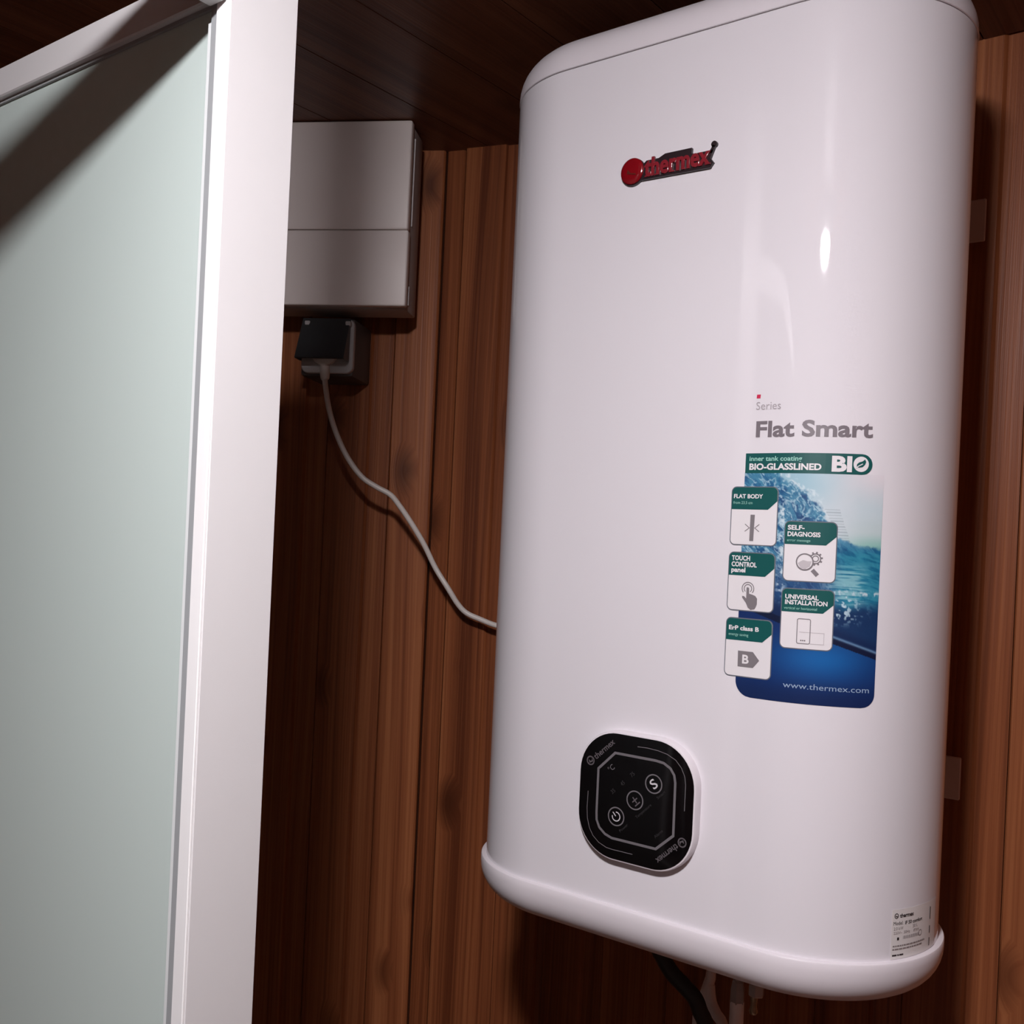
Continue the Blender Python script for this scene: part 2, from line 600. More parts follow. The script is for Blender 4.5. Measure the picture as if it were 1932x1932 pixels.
def boxA(r0, r1, h0, h1, z0, z1, bev=0., seg=2):
    b = box_bm(r0, r1, -h1, -h0, z0, z1, bev, seg)
    for v in b.verts:
        v.co = onA(v.co.x, -v.co.y, v.co.z)
    return b


db = thing('cover_box', 'grey two-panel electrical cover box high on the plank wall, above the socket', 'electrical box', onA(-.12, 0, .29))
obj('mounting_block', boxA(-.190, -.045, .0003, .0400, .315, .505), M['boxbody'], db)
obj('body', boxA(-.2160, -.0225, .0398, .0930, .2895, .5280, .002), M['boxbody'], db, 40)
obj('cover_panel', boxA(-.2180, -.0205, .0935, .1070, .3895, .5297, .0025, 3), M['box'], db, 40)['label'] = 'taller upper cover panel'
obj('cover_panel', boxA(-.2172, -.0195, .0935, .1070, .2910, .3887, .0025, 3), M['box'], db, 40)['label'] = 'lower cover panel'
for z0, z1 in ((.40, .515), (.297, .322)):
    obj('hinge_strip', boxA(-.0226, -.0212, .080, .0830, z0, z1, .0005, 1), M['alu'], db)

# ------------------------------------------------------------------ socket and power cord
so = thing('wall_socket', 'grey surface socket with smoked flip lid, just under the cover box', 'socket', onA(-.128, 0, .21))
obj('back_box', boxA(-.1660, -.0935, .0003, .0780, .2030, .2800, .004, 2), M['socket'], so, 40)
bm = loops_bm([[onA(x, h, z) for x, z in rrect(-.1275, .2420, .0705 - d * 2, .0715 - d * 2, .009 - d)] for h, d in ((.0778, 0), (.0840, 0), (.0852, .0012))])
bmesh.ops.recalc_face_normals(bm, faces=bm.faces)
obj('face_plate', bm, M['socketface'], so, 40)
# smoked lid: hinged at the top, standing off the face
bm = bmesh.new()
ring = []
for (r, z, h) in ((-.1610, .2765, .0870), (-.0965, .2765, .0870), (-.0955, .2205, .1120), (-.1615, .2205, .1120)):
    ring.append(onA(r, h, z))
off = NA * .0022
loops_bm([ring, [v + off + Vector((0, 0, .001)) for v in ring]], bm=bm)
for (a, b2) in ((0, 3), (1, 2)):                        # side cheeks of the lid
    pa, pb = ring[a], ring[b2]
    s_ = RA * (.0018 if a == 0 else -.0018)
    q = [pa, pb, pb - NA * .020, pa - NA * .0005]
    loops_bm([q, [v + s_ for v in q]], bm=bm)
bmesh.ops.recalc_face_normals(bm, faces=bm.faces)
obj('flip_lid', bm, M['lid'], so)
for r in (-.1540, -.0985):
    obj('lid_hinge', boxA(r - .0035, r + .0035, .0852, .0935, .2670, .2735, .001, 1), M['socketface'], so)

pc = thing('power_cord', 'white power cord hanging from the socket to the back of the heater', 'cord', onA(-.13, .0855, .22))
bm = lathe([(.0001, 0), (.0175, 0), (.0185, .002), (.0178, .007), (.014, .0098), (.0001, .0102)], 0, 0, 24)
for v in bm.verts:
    v.co = onA(-.1295 + v.co.x, .0854 + v.co.z, .2330 + v.co.y)
obj('plug', bm, M['cable'], pc, 40)
CAB = [(-1.0227, .9163, .2158), (-1.022, .9167, .199), (-1.0194, .917, .1842), (-1.0125, .9185, .1562), (-1.0027, .9239, .1259), (-.9904, .933, .0966),
       (-.9746, .9452, .0717), (-.9593, .957, .0594), (-.9448, .9696, .0498), (-.9365, .9787, .0365), (-.9253, .9917, .0136), (-.9147, 1.0067, -.0136),
       (-.9044, 1.0195, -.0439), (-.8875, 1.0285, -.0711), (-.878, 1.0384, -.0911), (-.8685, 1.0464, -.1025), (-.8515, 1.0557, -.1099), (-.834, 1.0629, -.1157),
       (-.8037, 1.0719, -.121), (-.74, 1.070, -.128), (-.66, 1.045, -.134), (-.60, 1.020, -.136), (-.56, .9875, -.137)]
obj('cable', tube_bm(spline(CAB, 5), .0036, 12), M['cable'], pc, 60)
obj('strain_relief', tube_bm([CAB[0], tuple(.5 * (Vector(CAB[0]) + Vector(CAB[1]))), CAB[1], (-1.0215, .9168, .197)], [.0066, .0068, .0058, .0045], 14), M['cable'], pc, 40)
pb = onA(-.1295, .0895, .2300)
obj('plug_neck', tube_bm([pb, (pb + Vector(CAB[0])) / 2, CAB[0]], [.0085, .0078, .0066], 12), M['cable'], pc, 40)

# ------------------------------------------------------------------ water heater
XL, XR, YF, R = -.6559, -.2206, .7686, .1079
DEP, RB_ = 2 * R, R - .0005
ZL, ZR = .4334, -.3148


def section(d=0., n=28):
    """plan outline of the heater, grown by d, counter-clockwise from above"""
    pts = []
    x0, x1, y0, y1 = XL - d, XR + d, YF - d, YF + DEP + d
    for (cx, cy, a0, rr) in ((XR - R, YF + R, -90, R + d), (XR - RB_, YF + DEP - RB_, 0, RB_ + d), (XL + RB_, YF + DEP - RB_, 90, RB_ + d), (XL + R, YF + R, 180, R + d)):
        for k in range(n + 1):
            a = math.radians(a0 + 90 * k / n)
            pts.append((cx + rr * math.cos(a), cy + rr * math.sin(a)))
    return pts


def heater_loops(prof):
    return [[(x, y, z) for x, y in section(d)] for z, d in prof]


heater = thing('water_heater', 'tall white flat electric water heater with rounded sides, hung on the plank wall', 'water heater', (-.4385, .90, -.356))
obj('tank_body', loops_bm(heater_loops([(ZR - .004, 0), (ZR + .1, 0), (0, 0), (.2, 0), (ZL - .1, 0), (ZL - .0007, 0), (ZL - .0002, -.0006)])), M['enamel'], heater, 30)
obj('seam', loops_bm(heater_loops([(ZL - .002, -.0014), (ZL + .002, -.0014)])), M['seam'], heater, 30)
RL = .037
obj('top_lid', loops_bm(heater_loops([(ZL + .0006, -.0004), (ZL + .0011, .0004), (ZL + .004, .0004)] + [(ZL + .004 + RL * math.sin(math.radians(a)), .0004 - RL * (1 - math.cos(math.radians(a)))) for a in range(9, 91, 9)])), M['plastic'], heater, 30)
RC = .031
obj('bottom_cap', loops_bm(heater_loops([(ZR - .035, -.03)][:0] + [(ZR - .0075 - RC * math.sin(math.radians(a)), .005 - RC * (1 - math.cos(math.radians(a)))) for a in range(90, 0, -9)] + [(ZR - .0075, .005), (ZR - .0015, .0050), (ZR - .0004, .0044), (ZR, .0034), (ZR + .0001, -.0002)])), M['plastic'], heater, 30)
for z0, z1 in ((.3161, .3583), (-.2402, -.1980)):
    bm = box_bm(-.622, -.2544, 1.0825, 1.0860, z0, z1, .0008, 1)
    box_bm(-.60, -.33, 1.0860, 1.1102, z0 + .010, z1 - .010, bm=bm)
    box_bm(-.54, -.36, .970, 1.0826, z0 + .006, z1 - .006, bm=bm)
    obj('mounting_bracket', bm, M['steel'], heater)


def on_body(s, z, off):
    """s = arc length from the start of the right-hand rounding"""
    s -= .0028
    if s <= 0:
        return Vector((XR - R + s, YF - off, z))
    t = s / R
    return Vector((XR - R + (R + off) * math.sin(t), YF + R - (R + off) * math.cos(t), z))


E1, E2, E3, E4, E5 = .0003, .0005, .0007, .0009, .0011
# --- brand badge, raised
badge = bmesh.new()


def prism(bm, pts, y0, y1):
    n = len(pts)
    a = [bm.verts.new((x, y0, z)) for x, z in pts]
    c = [bm.verts.new((x, y1, z)) for x, z in pts]
    bm.faces.new(a)
    bm.faces.new(c[::-1])
    for k in range(n):
        bm.faces.new((a[k], c[k], c[(k + 1) % n], a[(k + 1) % n]))


OX = -.3313


def dpts(x, z, r, n=28):
    return [(x + r * math.cos(2 * math.pi * k / n), z + r * math.sin(2 * math.pi * k / n)) for k in range(n)]


prism(badge, [(OX - .1300, .3155), (OX - .0645, .3145), (OX - .0615, .3185), (OX - .0645, .3225), (OX - .0620, .3290), (OX - .0790, .3290), (OX - .0822, .3296), (OX - .0822, .3345),
              (OX - .1075, .3345), (OX - .1135, .3318), (OX - .1255, .3318), (OX - .1290, .3290)], YF - .0030, YF + .0002)
prism(badge, [(OX - .0665, .3265), (OX - .0630, .3265), (OX - .0607, .3318), (OX - .0625, .3335)], YF - .0030, YF + .0002)
prism(badge, dpts(OX - .0617, .3337, .0026), YF - .0030, YF + .0002)
prism(badge, dpts(OX - .1388, .3243, .0118), YF - .0026, YF + .0002)
bmesh.ops.recalc_face_normals(badge, faces=badge.faces)
bo = obj('brand_badge', badge, M['badgeback'], heater)
bo['label'] = 'raised red and black brand badge'
bm = loops_bm([[(x, y, z) for x, z in dpts(OX - .1392, .3248, r)] for y, r in ((YF - .0024, .0114), (YF - .0038, .0114), (YF - .0048, .0102), (YF - .0053, .007), (YF - .0055, .003))])
bmesh.ops.recalc_face_normals(bm, faces=bm.faces)
obj('badge_disc', bm, M['red'], bo, 50)
pr = Print()
pr.poly([(OX - .1432, .3222), (OX - .1335, .3202), (OX - .1345, .3216), (OX - .1395, .3226), (OX - .1425, .3262)], 0, .0066)
pr.build('badge_emblem', [M['emblem']], bo, lambda x, z, l: Vector((x, YF - .0058, z)), step=0)
bm = bmesh.new()


def letters(bm, body, x0, x1, z0, cap, y, ext, bold=.02, slab_serif=True):
    me = text_mesh(body, bold, ext=ext, bev=.012)
    xs = [v.co.x for v in me.vertices]
    mn, mx = min(xs), max(xs)
    sx, sz = (x1 - x0) / (mx - mn), cap / cap_h()
    t = bmesh.new()
    t.from_mesh(me)
    bpy.data.meshes.remove(me)
    for v in t.verts:
        v.co = Vector((x0 + (v.co.x - mn) * sx, y - v.co.z * sz, z0 + v.co.y * sz))
    merge(bm, t)


letters(bm, 'thermex', OX - .1266, OX - .0638, .3178, .0150, YF - .0034, .05, .022)
for xa, xb in ((-.1262, -.1222), (-.1165, -.1135), (-.1010, -.0975), (-.0900, -.0870), (-.0690, -.0640)):   # slab serifs
    box_bm(OX + xa, OX + xb, YF - .0040, YF - .0028, .3172, .3184, bm=bm)
obj('badge_letters', bm, [M['redletter']], bo, 40)

# --- control panel
PXC, PZC, PW, PH = -.4367, -.2178, .1106, .1075
bm = loops_bm([[(x, y, z) for x, z in rrect(PXC, PZC, PW + 2 * g, PH + 2 * g, .0365 + g, 12)] for y, g in ((YF + .0002, .0022), (YF - .0070, .0020), (YF - .0084, .0012), (YF - .0088, .0002))])
bmesh.ops.recalc_face_normals(bm, faces=bm.faces)
panel = obj('control_panel', bm, M['plastic'], heater, 35)
panel['label'] = 'black touch control panel in a raised white bezel'
bm = loops_bm([[(x, y, z) for x, z in rrect(PXC, PZC, PW - 2 * g, PH - 2 * g, .0365 - g, 12)] for y, g in ((YF - .0086, 0), (YF - .0092, 0), (YF - .0094, .0004))])
bmesh.ops.recalc_face_normals(bm, faces=bm.faces)
obj('black_face', bm, M['black'], panel, 35)
pr = Print()
hexr = [(-.4573, -.1808), (-.4175, -.1808), (-.4100, -.1816), (-.4035, -.1850), (-.3998, -.1900), (-.3985, -.1960), (-.3982, -.2398), (-.4140, -.2541), (-.4570, -.2541), (-.4640, -.2520), (-.4700, -.2475), (-.4730, -.2415), (-.4735, -.2350), (-.4735, -.1969)]
pr.line(hexr[::-1], .0022, 0, .0001, closed=True)
pr.line([(-.4356, -.1720), (-.4260, -.1716), (-.4157, -.1722), (-.4070, -.1738), (-.3989, -.1774), (-.3935, -.1828), (-.3900, -.1896), (-.3890, -.1960), (-.3890, -.2176)], .0006, 0, .0001)
pr.line([(-.4831, -.2182), (-.4834, -.2330), (-.4826, -.2420), (-.4800, -.2500), (-.4760, -.2560), (-.4700, -.2605), (-.4620, -.2633), (-.4560, -.2637), (-.4359, -.2635)], .0006, 0, .0001)
for (x, z) in ((-.4186, -.2006), (-.4359, -.2176), (-.4536, -.2349)):
    pr.arc(x, z, .0077, .0011, 0, 360, 0, .0001, 30)
q45 = math.radians(45)


def ctext(body, xc, zc, cap, mat, width, rot=q45, bold=0.):
    ca, sa = math.cos(rot), math.sin(rot)
    x0 = xc - ca * width / 2 + sa * cap / 2
    z0 = zc - sa * width / 2 - ca * cap / 2
    pr.text(body, x0, z0, cap, mat, .0001, x1=x0 + width, bold=bold, rot=rot)


ctext('S', -.4186, -.2006, .0078, 2, .0056, bold=.012)
ctext('\u00b1', -.4359, -.2176, .0088, 3, .0062)
# power symbol
px, pz = -.4536, -.2349
pr.arc(px, pz, .0038, .0009, 135 + 40, 135 + 320, 2, .0001, 22)
pr.line([(px - .0034, pz + .0034), (px - .0003, pz + .0003)], .0009, 2, .0001)
ctext('75', -.4395, -.1962, .0034, 1, .0042)
ctext('45', -.4487, -.2054, .0034, 1, .0042)
ctext('35', -.4578, -.2138, .0034, 1, .0042)
ctext('\u00b0C', -.4606, -.1945, .0046, 0, .0062)
ctext('Smart', -.4112, -.2083, .0024, 1, .0100)
ctext('Temperature', -.4273, -.2250, .0024, 1, .0195)
ctext('Power', -.4457, -.2430, .0024, 1, .0105)
ctext('Alarm', -.4121, -.2411, .0024, 1, .0100)


def brand_mark(xc, zc, r, rot, width, cap, mat, gap, layer=.0001, P=None, bold=.02):
    P = P or pr
    P.arc(xc, zc, r * .86, r * .28, 0, 360, mat, layer, 20)
    ca, sa = math.cos(rot), math.sin(rot)
    sw = [(-.55, -.25), (.45, -.5), (.62, .2), (.3, -.12), (-.05, -.1), (-.25, .45)]
    P.poly([(xc + (a * ca - b2 * sa) * r, zc + (a * sa + b2 * ca) * r) for a, b2 in sw], mat, layer)
    x0, z0 = xc + ca * gap + sa * cap * .52, zc + sa * gap - ca * cap * .52
    P.text('thermex', x0, z0, cap, mat, layer, x1=x0 + width, bold=bold, rot=rot)


brand_mark(-.4819, -.1914, .0041, math.radians(43), .0255, .0050, 3, .0052)
brand_mark(-.3898, -.2436, .0041, math.radians(223), .0255, .0050, 3, .0052)
pr.build('panel_print', [M['ptext'], M['pdim'], M['pbright'], M['pmark']], panel, lambda x, z, l: Vector((x, YF - .0094 - l, z)), step=0)

# --- series lettering
pr = Print()
pr.poly([(-.0150, .1208), (-.0118, .1208), (-.0115, .1238), (-.0147, .1238)], 2, E1)
pr.text('Series', -.0150, .1116, .0062, 0, E1, x1=.0057)
pr.text('Flat Smart', -.0143, .0900, .0119, 1, E1, x1=.0765, bold=.030)
so_ = pr.build('series_lettering', [M['seriesgrey'], M['titlegrey'], M['redprint']], heater, on_body)
so_['label'] = 'grey printed series name'

# --- promotional sticker: wave picture, banner, five cards
SX0, SX1, SZ0, SZ1 = -.0222, .0868, -.1187, .0612


def wave_colours(u, v):
    """picture of a breaking wave; u across, v down"""
    x, y = u * .108, v * .180                      # metres, so that the marks keep their proportions

    def noise(px, py, seed):
        r = np.random.RandomState(seed)
        g = r.rand(64, 64)
        xi, yi = np.floor(px).astype(int), np.floor(py).astype(int)
        tx, ty = px - xi, py - yi
        tx, ty = tx ** 3 * (tx * (6 * tx - 15) + 10), ty ** 3 * (ty * (6 * ty - 15) + 10)
        a_, b_, c_, d_ = g[yi % 64, xi % 64], g[yi % 64, (xi + 1) % 64], g[(yi + 1) % 64, xi % 64], g[(yi + 1) % 64, (xi + 1) % 64]
        return (a_ * (1 - tx) + b_ * tx) * (1 - ty) + (c_ * (1 - tx) + d_ * tx) * ty

    def fbm(px, py, seed, octs=4):
        t, w, n = 0., 0., 1.
        for k in range(octs):
            t = t + n * noise(px * 2 ** k + 7.3 * k, py * 2 ** k + 3.1 * k, seed + k)
            w += n
            n *= .55
        return t / w

    def blend(c, m_, col):
        m_ = np.clip(m_, 0, 1)[..., None]
        return c * (1 - m_) + np.array(col) * m_

    def ss(a, b2, t):
        t = np.clip((t - a) / (b2 - a), 0, 1)
        return t * t * (3 - 2 * t)

    wx, wy = fbm(x * 60, y * 60, 11) - .5, fbm(x * 60, y * 60, 21) - .5
    p, q = x * .62 + y * .78 + wx * .010, -x * .78 + y * .62 + wy * .010     # along and across the falling face
    ridge = 1 - np.abs(2 * fbm(p * 60, q * 190, 31) - 1)
    ridge2 = 1 - np.abs(2 * fbm(p * 150, q * 260, 41) - 1)
    soft = fbm(x * 70 + wx, y * 70 + wy, 51)
    fine = fbm(x * 520, y * 420, 61, 3)
    crest = np.interp(u, [0, .24, .28, .395, .477, .54, .6, .69, .84, 1], [-.05, -.05, 0, .055, .10, .127, .174, .27, .31, .317])
    c = np.ones(u.shape + (3,)) * np.array([196, 212, 219.])                 # mist and sky
    c = blend(c, (fbm(x * 30, y * 30, 71) - .3) * 1.2, [214, 220, 226])
    c = blend(c, ss(.55, 1.0, u) * (1 - ss(.0, .16, v)), [224, 218, 224])
    c = blend(c, (1 - ss(.05, .20, v)) * (1 - ss(.4, .8, u)) * .8, [150, 192, 208])
    c = blend(c, ss(.15, .26, v) * ss(.6, .95, u) * .5, [188, 204, 202])
    c = blend(c, ss(.24, .32, v) * ss(.62, .95, u) * .85, [128, 186, 176])
    calm = ss(.60, .78, u)
    d = v - crest + ((soft - .5) * .10 + (fine - .5) * .05) * (1 - .75 * calm)
    w = np.ones(u.shape + (3,)) * np.array([34, 96, 140.])
    w = blend(w, ss(.3, .7, soft), [20, 68, 116])
    w = blend(w, ss(.62, .95, ridge) * .7, [84, 150, 178])
    w = blend(w, ss(.82, .98, ridge2) * .75 * (1 - calm), [196, 220, 228])
    w = blend(w, ss(.62, .80, fine) * (1 - ss(.34, .5, v)) * (1 - calm) * .5, [150, 196, 212])
    w = blend(w, calm * ss(.30, .36, v) * .75, [16, 112, 144])
    w = blend(w, calm * ss(.30, .36, v) * ss(.6, .95, 1 - np.abs(2 * fbm(x * 50, (y - x * .25) * 300, 81) - 1)) * .5, [70, 158, 176])
    st = fbm(x * 60, y * 900, 91, 2)
    zone = ss(.56, .66, u + (fine - .5) * .1) * ss(.37, .43, v) * (1 - ss(.54, .60, v)) * (1 - ss(.84, .96, u))
    w = blend(w, zone * ss(.36, .60, st) * .75, [156, 202, 208])
    w = blend(w, ss(.34, .5, v) * (1 - ss(.55, .75, u)) * .7, [24, 58, 110])
    w = blend(w, ss(.53, .60, v + (soft - .5) * .06) * .92, [18, 46, 90])
    sp = fbm(x * 420, y * 420, 101, 2)
    w = blend(w, ss(.62, .74, sp) * ss(.46, .54, v) * (1 - ss(.60, .67, v)) * np.exp(-((u - .74) / .13) ** 2), [190, 214, 226])
    w = blend(w, ss(.50, .72, sp) * np.exp(-((u - .31) / .035) ** 2) * ss(.08, .16, v) * (1 - ss(.48, .60, v)), [206, 222, 230])
    w = blend(w, ss(.50, .70, fbm(x * 500, y * 300, 111, 2)) * np.exp(-((v - .512) / .010) ** 2) * ss(.30, .40, u), [198, 212, 220])
    line = .655 + (u - .45) * .195                                            # calm water under a dark diagonal edge
    deep = np.ones(u.shape + (3,)) * np.array([15, 44, 98.])
    deep = blend(deep, np.exp(-(((u - .62) / .36) ** 2 + ((v - .80) / .10) ** 2)), [18, 96, 166])
    deep = blend(deep, ss(.88, 1.0, v) * .7, [12, 33, 76])
    w = blend(w, ss(-.06, -.012, v - line) * .6, [14, 34, 74])
    w = np.where((v > line + .030)[..., None], deep, w)
    w = np.where(((v > line) & (v <= line + .030))[..., None], np.array([10, 24, 56.]), w)
    w = blend(w, np.exp(-((v - line) / .006) ** 2) * ss(.5, .7, u) * .75, [128, 166, 200])
    k = ss(-.010, .010, d)
    c = c * (1 - k[..., None]) + w * k[..., None]
    c = blend(c, np.exp(-((d + .004) / .014) ** 2) * ss(.40, .62, fine) * (1 - calm) * .9, [212, 226, 232])
    dash = (np.mod(v * 84, 1) < .40) & (u > .60 + (v - .16) * .9) & (u < .78 + (v - .29) * .6) & (v > .15) & (v < .31)
    return blend(c, dash * (d < 0) * .30, [110, 130, 140])


def build_sticker():
    NX, NZ = 190, 300
    rl, rr = .0130, .0105
    zz = SZ1 + (SZ0 - SZ1) * np.linspace(0, 1, NZ + 1)
    xl, xr = np.full(NZ + 1, SX0), np.full(NZ + 1, SX1)
    for i, z in enumerate(zz):
        if z < SZ0 + rl:
            k = SZ0 + rl - z
            xl[i] = SX0 + rl - math.sqrt(max(rl * rl - k * k, 0))
        if z < SZ0 + rr:
            k = SZ0 + rr - z
            xr[i] = SX1 - rr + math.sqrt(max(rr * rr - k * k, 0))
    t = np.linspace(0, 1, NX + 1)
    X = xl[:, None] + (xr - xl)[:, None] * t[None, :]
    Z = np.repeat(zz[:, None], NX + 1, 1)
    u, v = (X - SX0) / (SX1 - SX0), (SZ1 - Z) / (SZ1 - SZ0)
    colr = wave_colours(u, v) / 255.
    colr = np.clip(colr, 0, 1)
    colr = np.where(colr <= .04045, colr / 12.92, ((colr + .055) / 1.055) ** 2.4)
    org = ORG[heater.name]
    vs = []
    for i in range(NZ + 1):
        for j in range(NX + 1):
            q = on_body(X[i, j], Z[i, j], E1)
            vs.append((q.x - org.x, q.y - org.y, q.z + EZ - org.z))
    fs = [(i * (NX + 1) + j, (i + 1) * (NX + 1) + j, (i + 1) * (NX + 1) + j + 1, i * (NX + 1) + j + 1) for i in range(NZ) for j in range(NX)]
    me = bpy.data.meshes.new('sticker')
    me.from_pydata(vs, [], fs)
    at_ = me.color_attributes.new('print', 'FLOAT_COLOR', 'POINT')
    flat = np.concatenate([colr.reshape(-1, 3), np.ones((colr.shape[0] * colr.shape[1], 1))], 1).astype(np.float32)
    at_.data.foreach_set('color', flat.ravel())
    me.materials.append(M['wave'])
    for p_ in me.polygons:
        p_.use_smooth = True
    o = bpy.data.objects.new('sticker', me)
    COL.objects.link(o)
    o.parent = heater
    ORG[o.name] = org
    o['label'] = 'blue wave sticker with green banner and white feature cards'
    return o


stk = build_sticker()
# banner
pr = Print()
hz0, hz1 = .0608, .0767
hr = (hz1 - hz0) / 2
pts = [(-.0219, hz0)] + [(.0771 - hr + hr * math.cos(math.radians(a)), (hz0 + hz1) / 2 + hr * math.sin(math.radians(a))) for a in range(-90, 91, 15)] + [(-.0219, hz1)]
pr.poly(pts, 0, E2)
pr.text('inner tank coating', -.0185, .0706, .0036, 2, E3, x1=.0244, bold=.018)
pr.text('BIO-GLASSLINED', -.0184, .0636, .0047, 1, E3, x1=.0391, bold=.036)
pr.text('BI', .0466, .0632, .0109, 1, E3, x1=.0616, bold=.045)
pr.disc(.0684, .0689, .0058, 1, E3, 28, ry=.0059)
pr.poly([(.0650, .0668), (.0652, .0688), (.0668, .0703), (.0692, .0711), (.0712, .0727), (.0720, .0708), (.0713, .0686), (.0695, .0667), (.0668, .0662)], 0, E4)
pr.line([(.0640, .0655), (.0665, .0675), (.0696, .0692)], .0007, 1, E5)
pr.build('banner', [M['green'], M['white'], M['mint']], stk, on_body)['label'] = 'dark green banner with white lettering'
# web address
pr = Print()
pr.text('www.thermex.com', .0174, -.1070, .0044, 0, E2, x1=.0823)
pr.build('web_address', [M['urlgrey']], stk, on_body)

CW, CH = .0402, .0475


def card(x0, z1, title, sub, icon, label, head=.0185):
    """feature card: outline, white field, green head with a cut corner, words and a grey pictogram"""
    global pr
    pr = Print()
    xc, zc = x0 + CW / 2, z1 - CH / 2
    pr.poly(rrect(xc, zc, CW, CH, .0045, 6), 3, E2)
    w2, h2 = CW - .0016, CH - .0016
    pr.poly(rrect(xc, zc, w2, h2, .0038, 6), 1, E3)
    hx0, hx1, hz_ = xc - w2 / 2, xc + w2 / 2, z1 - .0008
    hb = z1 - head
    pts = [(hx0, hb), (hx1 - .0075, hb), (hx1, hb + .0068)]
    r = .0038
    pts += [(hx1 - r + r * math.cos(math.radians(a)), hz_ - r + r * math.sin(math.radians(a))) for a in range(0, 91, 15)]
    pts += [(hx0 + r - r * math.sin(math.radians(a)), hz_ - r + r * math.cos(math.radians(a))) for a in range(0, 91, 15)]
    pr.poly(pts, 0, E4)
    for (s, dx, dz, cap, wd) in title:
        pr.text(s, x0 + dx, z1 - dz, cap, 1, E5, x1=x0 + dx + wd, bold=.034)
    for (s, dx, dz, cap, wd) in sub:
        pr.text(s, x0 + dx, z1 - dz, cap, 2, E5, x1=x0 + dx + wd)
    icon(x0, z1)
    o = pr.build('feature_card', [M['green'], M['white'], M['mint'], M['greyline'], M['grey'], M['pale']], stk, on_body)
    o['label'] = label


def icon_bar(x0, z1):
    pr.poly([(x0 + .0172, z1 - .0438), (x0 + .0206, z1 - .0438), (x0 + .0211, z1 - .0227), (x0 + .0174, z1 - .0227)], 4, E4)
    pr.line([(x0 + .0130, z1 - .0303), (x0 + .0168, z1 - .0333), (x0 + .0130, z1 - .0362)], .0006, 4, E4)
    pr.line([(x0 + .0252, z1 - .0303), (x0 + .0214, z1 - .0333), (x0 + .0252, z1 - .0362)], .0006, 4, E4)


def icon_hand(x0, z1):
    cx, cz = x0 + .0180, z1 - .0292
    pr.arc(cx, cz, .0050, .0007, -40, 220, 4, E4)
    pr.arc(cx, cz, .0032, .0007, -50, 230, 4, E4)
    H = [(-.0011, .0002), (-.0008, .0010), (.0004, .0010), (.0011, .0002), (.0013, -.0040), (.0040, -.0046), (.0066, -.0055), (.0082, -.0075), (.0082, -.0120), (.0066, -.0158), (.0030, -.0168),
         (.0006, -.0150), (-.0012, -.0115), (-.0045, -.0075), (-.0047, -.0062), (-.0030, -.0062), (-.0011, -.0080)]
    pr.poly([(cx + a, cz + b2) for a, b2 in H[::-1]], 4, E5)


def icon_house(x0, z1):
    pr.poly([(x0 + .0119, z1 - .0392), (x0 + .0250, z1 - .0392), (x0 + .0301, z1 - .0329), (x0 + .0245, z1 - .0265), (x0 + .0117, z1 - .0265)], 4, E4)
    pr.text('B', x0 + .0157, z1 - .0362, .0066, 1, E5, x1=x0 + .0213, bold=.03)


def icon_lens(x0, z1):
    cx, cz = x0 + .0168, z1 - .0318
    gx, gz = x0 + .0247, z1 - .0290
    for k in range(10):
        a = math.radians(36 * k + 8)
        pr.line([(gx + .0036 * math.cos(a), gz + .0036 * math.sin(a)), (gx + .0054 * math.cos(a), gz + .0054 * math.sin(a))], .0013, 4, E4)
    pr.arc(gx, gz, .0038, .0009, 0, 360, 4, E4)
    pr.arc(gx, gz, .0022, .0007, 0, 360, 4, E4)
    pr.disc(cx, cz, .0062, 1, E4 + .0001)
    pr.poly([(cx - .0052, cz - .0012), (cx - .0030, cz - .0048), (cx + .0005, cz - .0056), (cx + .0040, cz - .0036), (cx + .0052, cz + .0008), (cx + .0020, cz + .0006), (cx - .0012, cz + .0014), (cx - .0036, cz + .0000)], 5, E5)
    pr.arc(cx, cz, .0062, .0010, 0, 360, 4, E5 + .0001, 28)
    pr.line([(cx + .0058, cz - .0060), (cx + .0098, cz - .0102)], .0032, 4, E4)


def icon_tanks(x0, z1):
    pr.line(rrect(x0 + .0182, z1 - .0332, .0098, .0192, .0012, 3), .0006, 4, E4, closed=True)
    pr.line([(x0 + .0150, z1 - .0339), (x0 + .0335, z1 - .0339), (x0 + .0335, z1 - .0426), (x0 + .0232, z1 - .0426)], .0004, 5, E4)
    for k in range(3):
        pr.disc(x0 + .0165 + k * .0014, z1 - .0404, .0006, 4, E4, 8)


card(-.0328, .0501, [('FLAT BODY', .0024, .0095, .0031, .0250)], [('from 23,5 cm', .0022, .0142, .0022, .0165)], icon_bar, 'card reading FLAT BODY')
card(-.0328, -.0027, [('TOUCH', .0030, .0068, .0036, .0158), ('CONTROL', .0030, .0118, .0036, .0217), ('panel', .0030, .0163, .0036, .0122)], [], icon_hand, 'card reading TOUCH CONTROL panel', .0190)
card(-.0326, -.0557, [('ErP class B', .0030, .0099, .0033, .0258)], [('energy saving', .0030, .0146, .0022, .0170)], icon_house, 'card reading ErP class B', .0182)
card(.0131, .0236, [('SELF-', .0028, .0070, .0034, .0128), ('DIAGNOSIS', .0028, .0121, .0034, .0248)], [('error message', .0026, .0162, .0020, .0177)], icon_lens, 'card reading SELF-DIAGNOSIS', .0184)
card(.0131, -.0290, [('UNIVERSAL', .0032, .0084, .0033, .0252), ('INSTALLATION', .0032, .0127, .0033, .0318)], [('vertical or horizontal', .0026, .0166, .0020, .0248)], icon_tanks, 'card reading UNIVERSAL INSTALLATION', .0186)

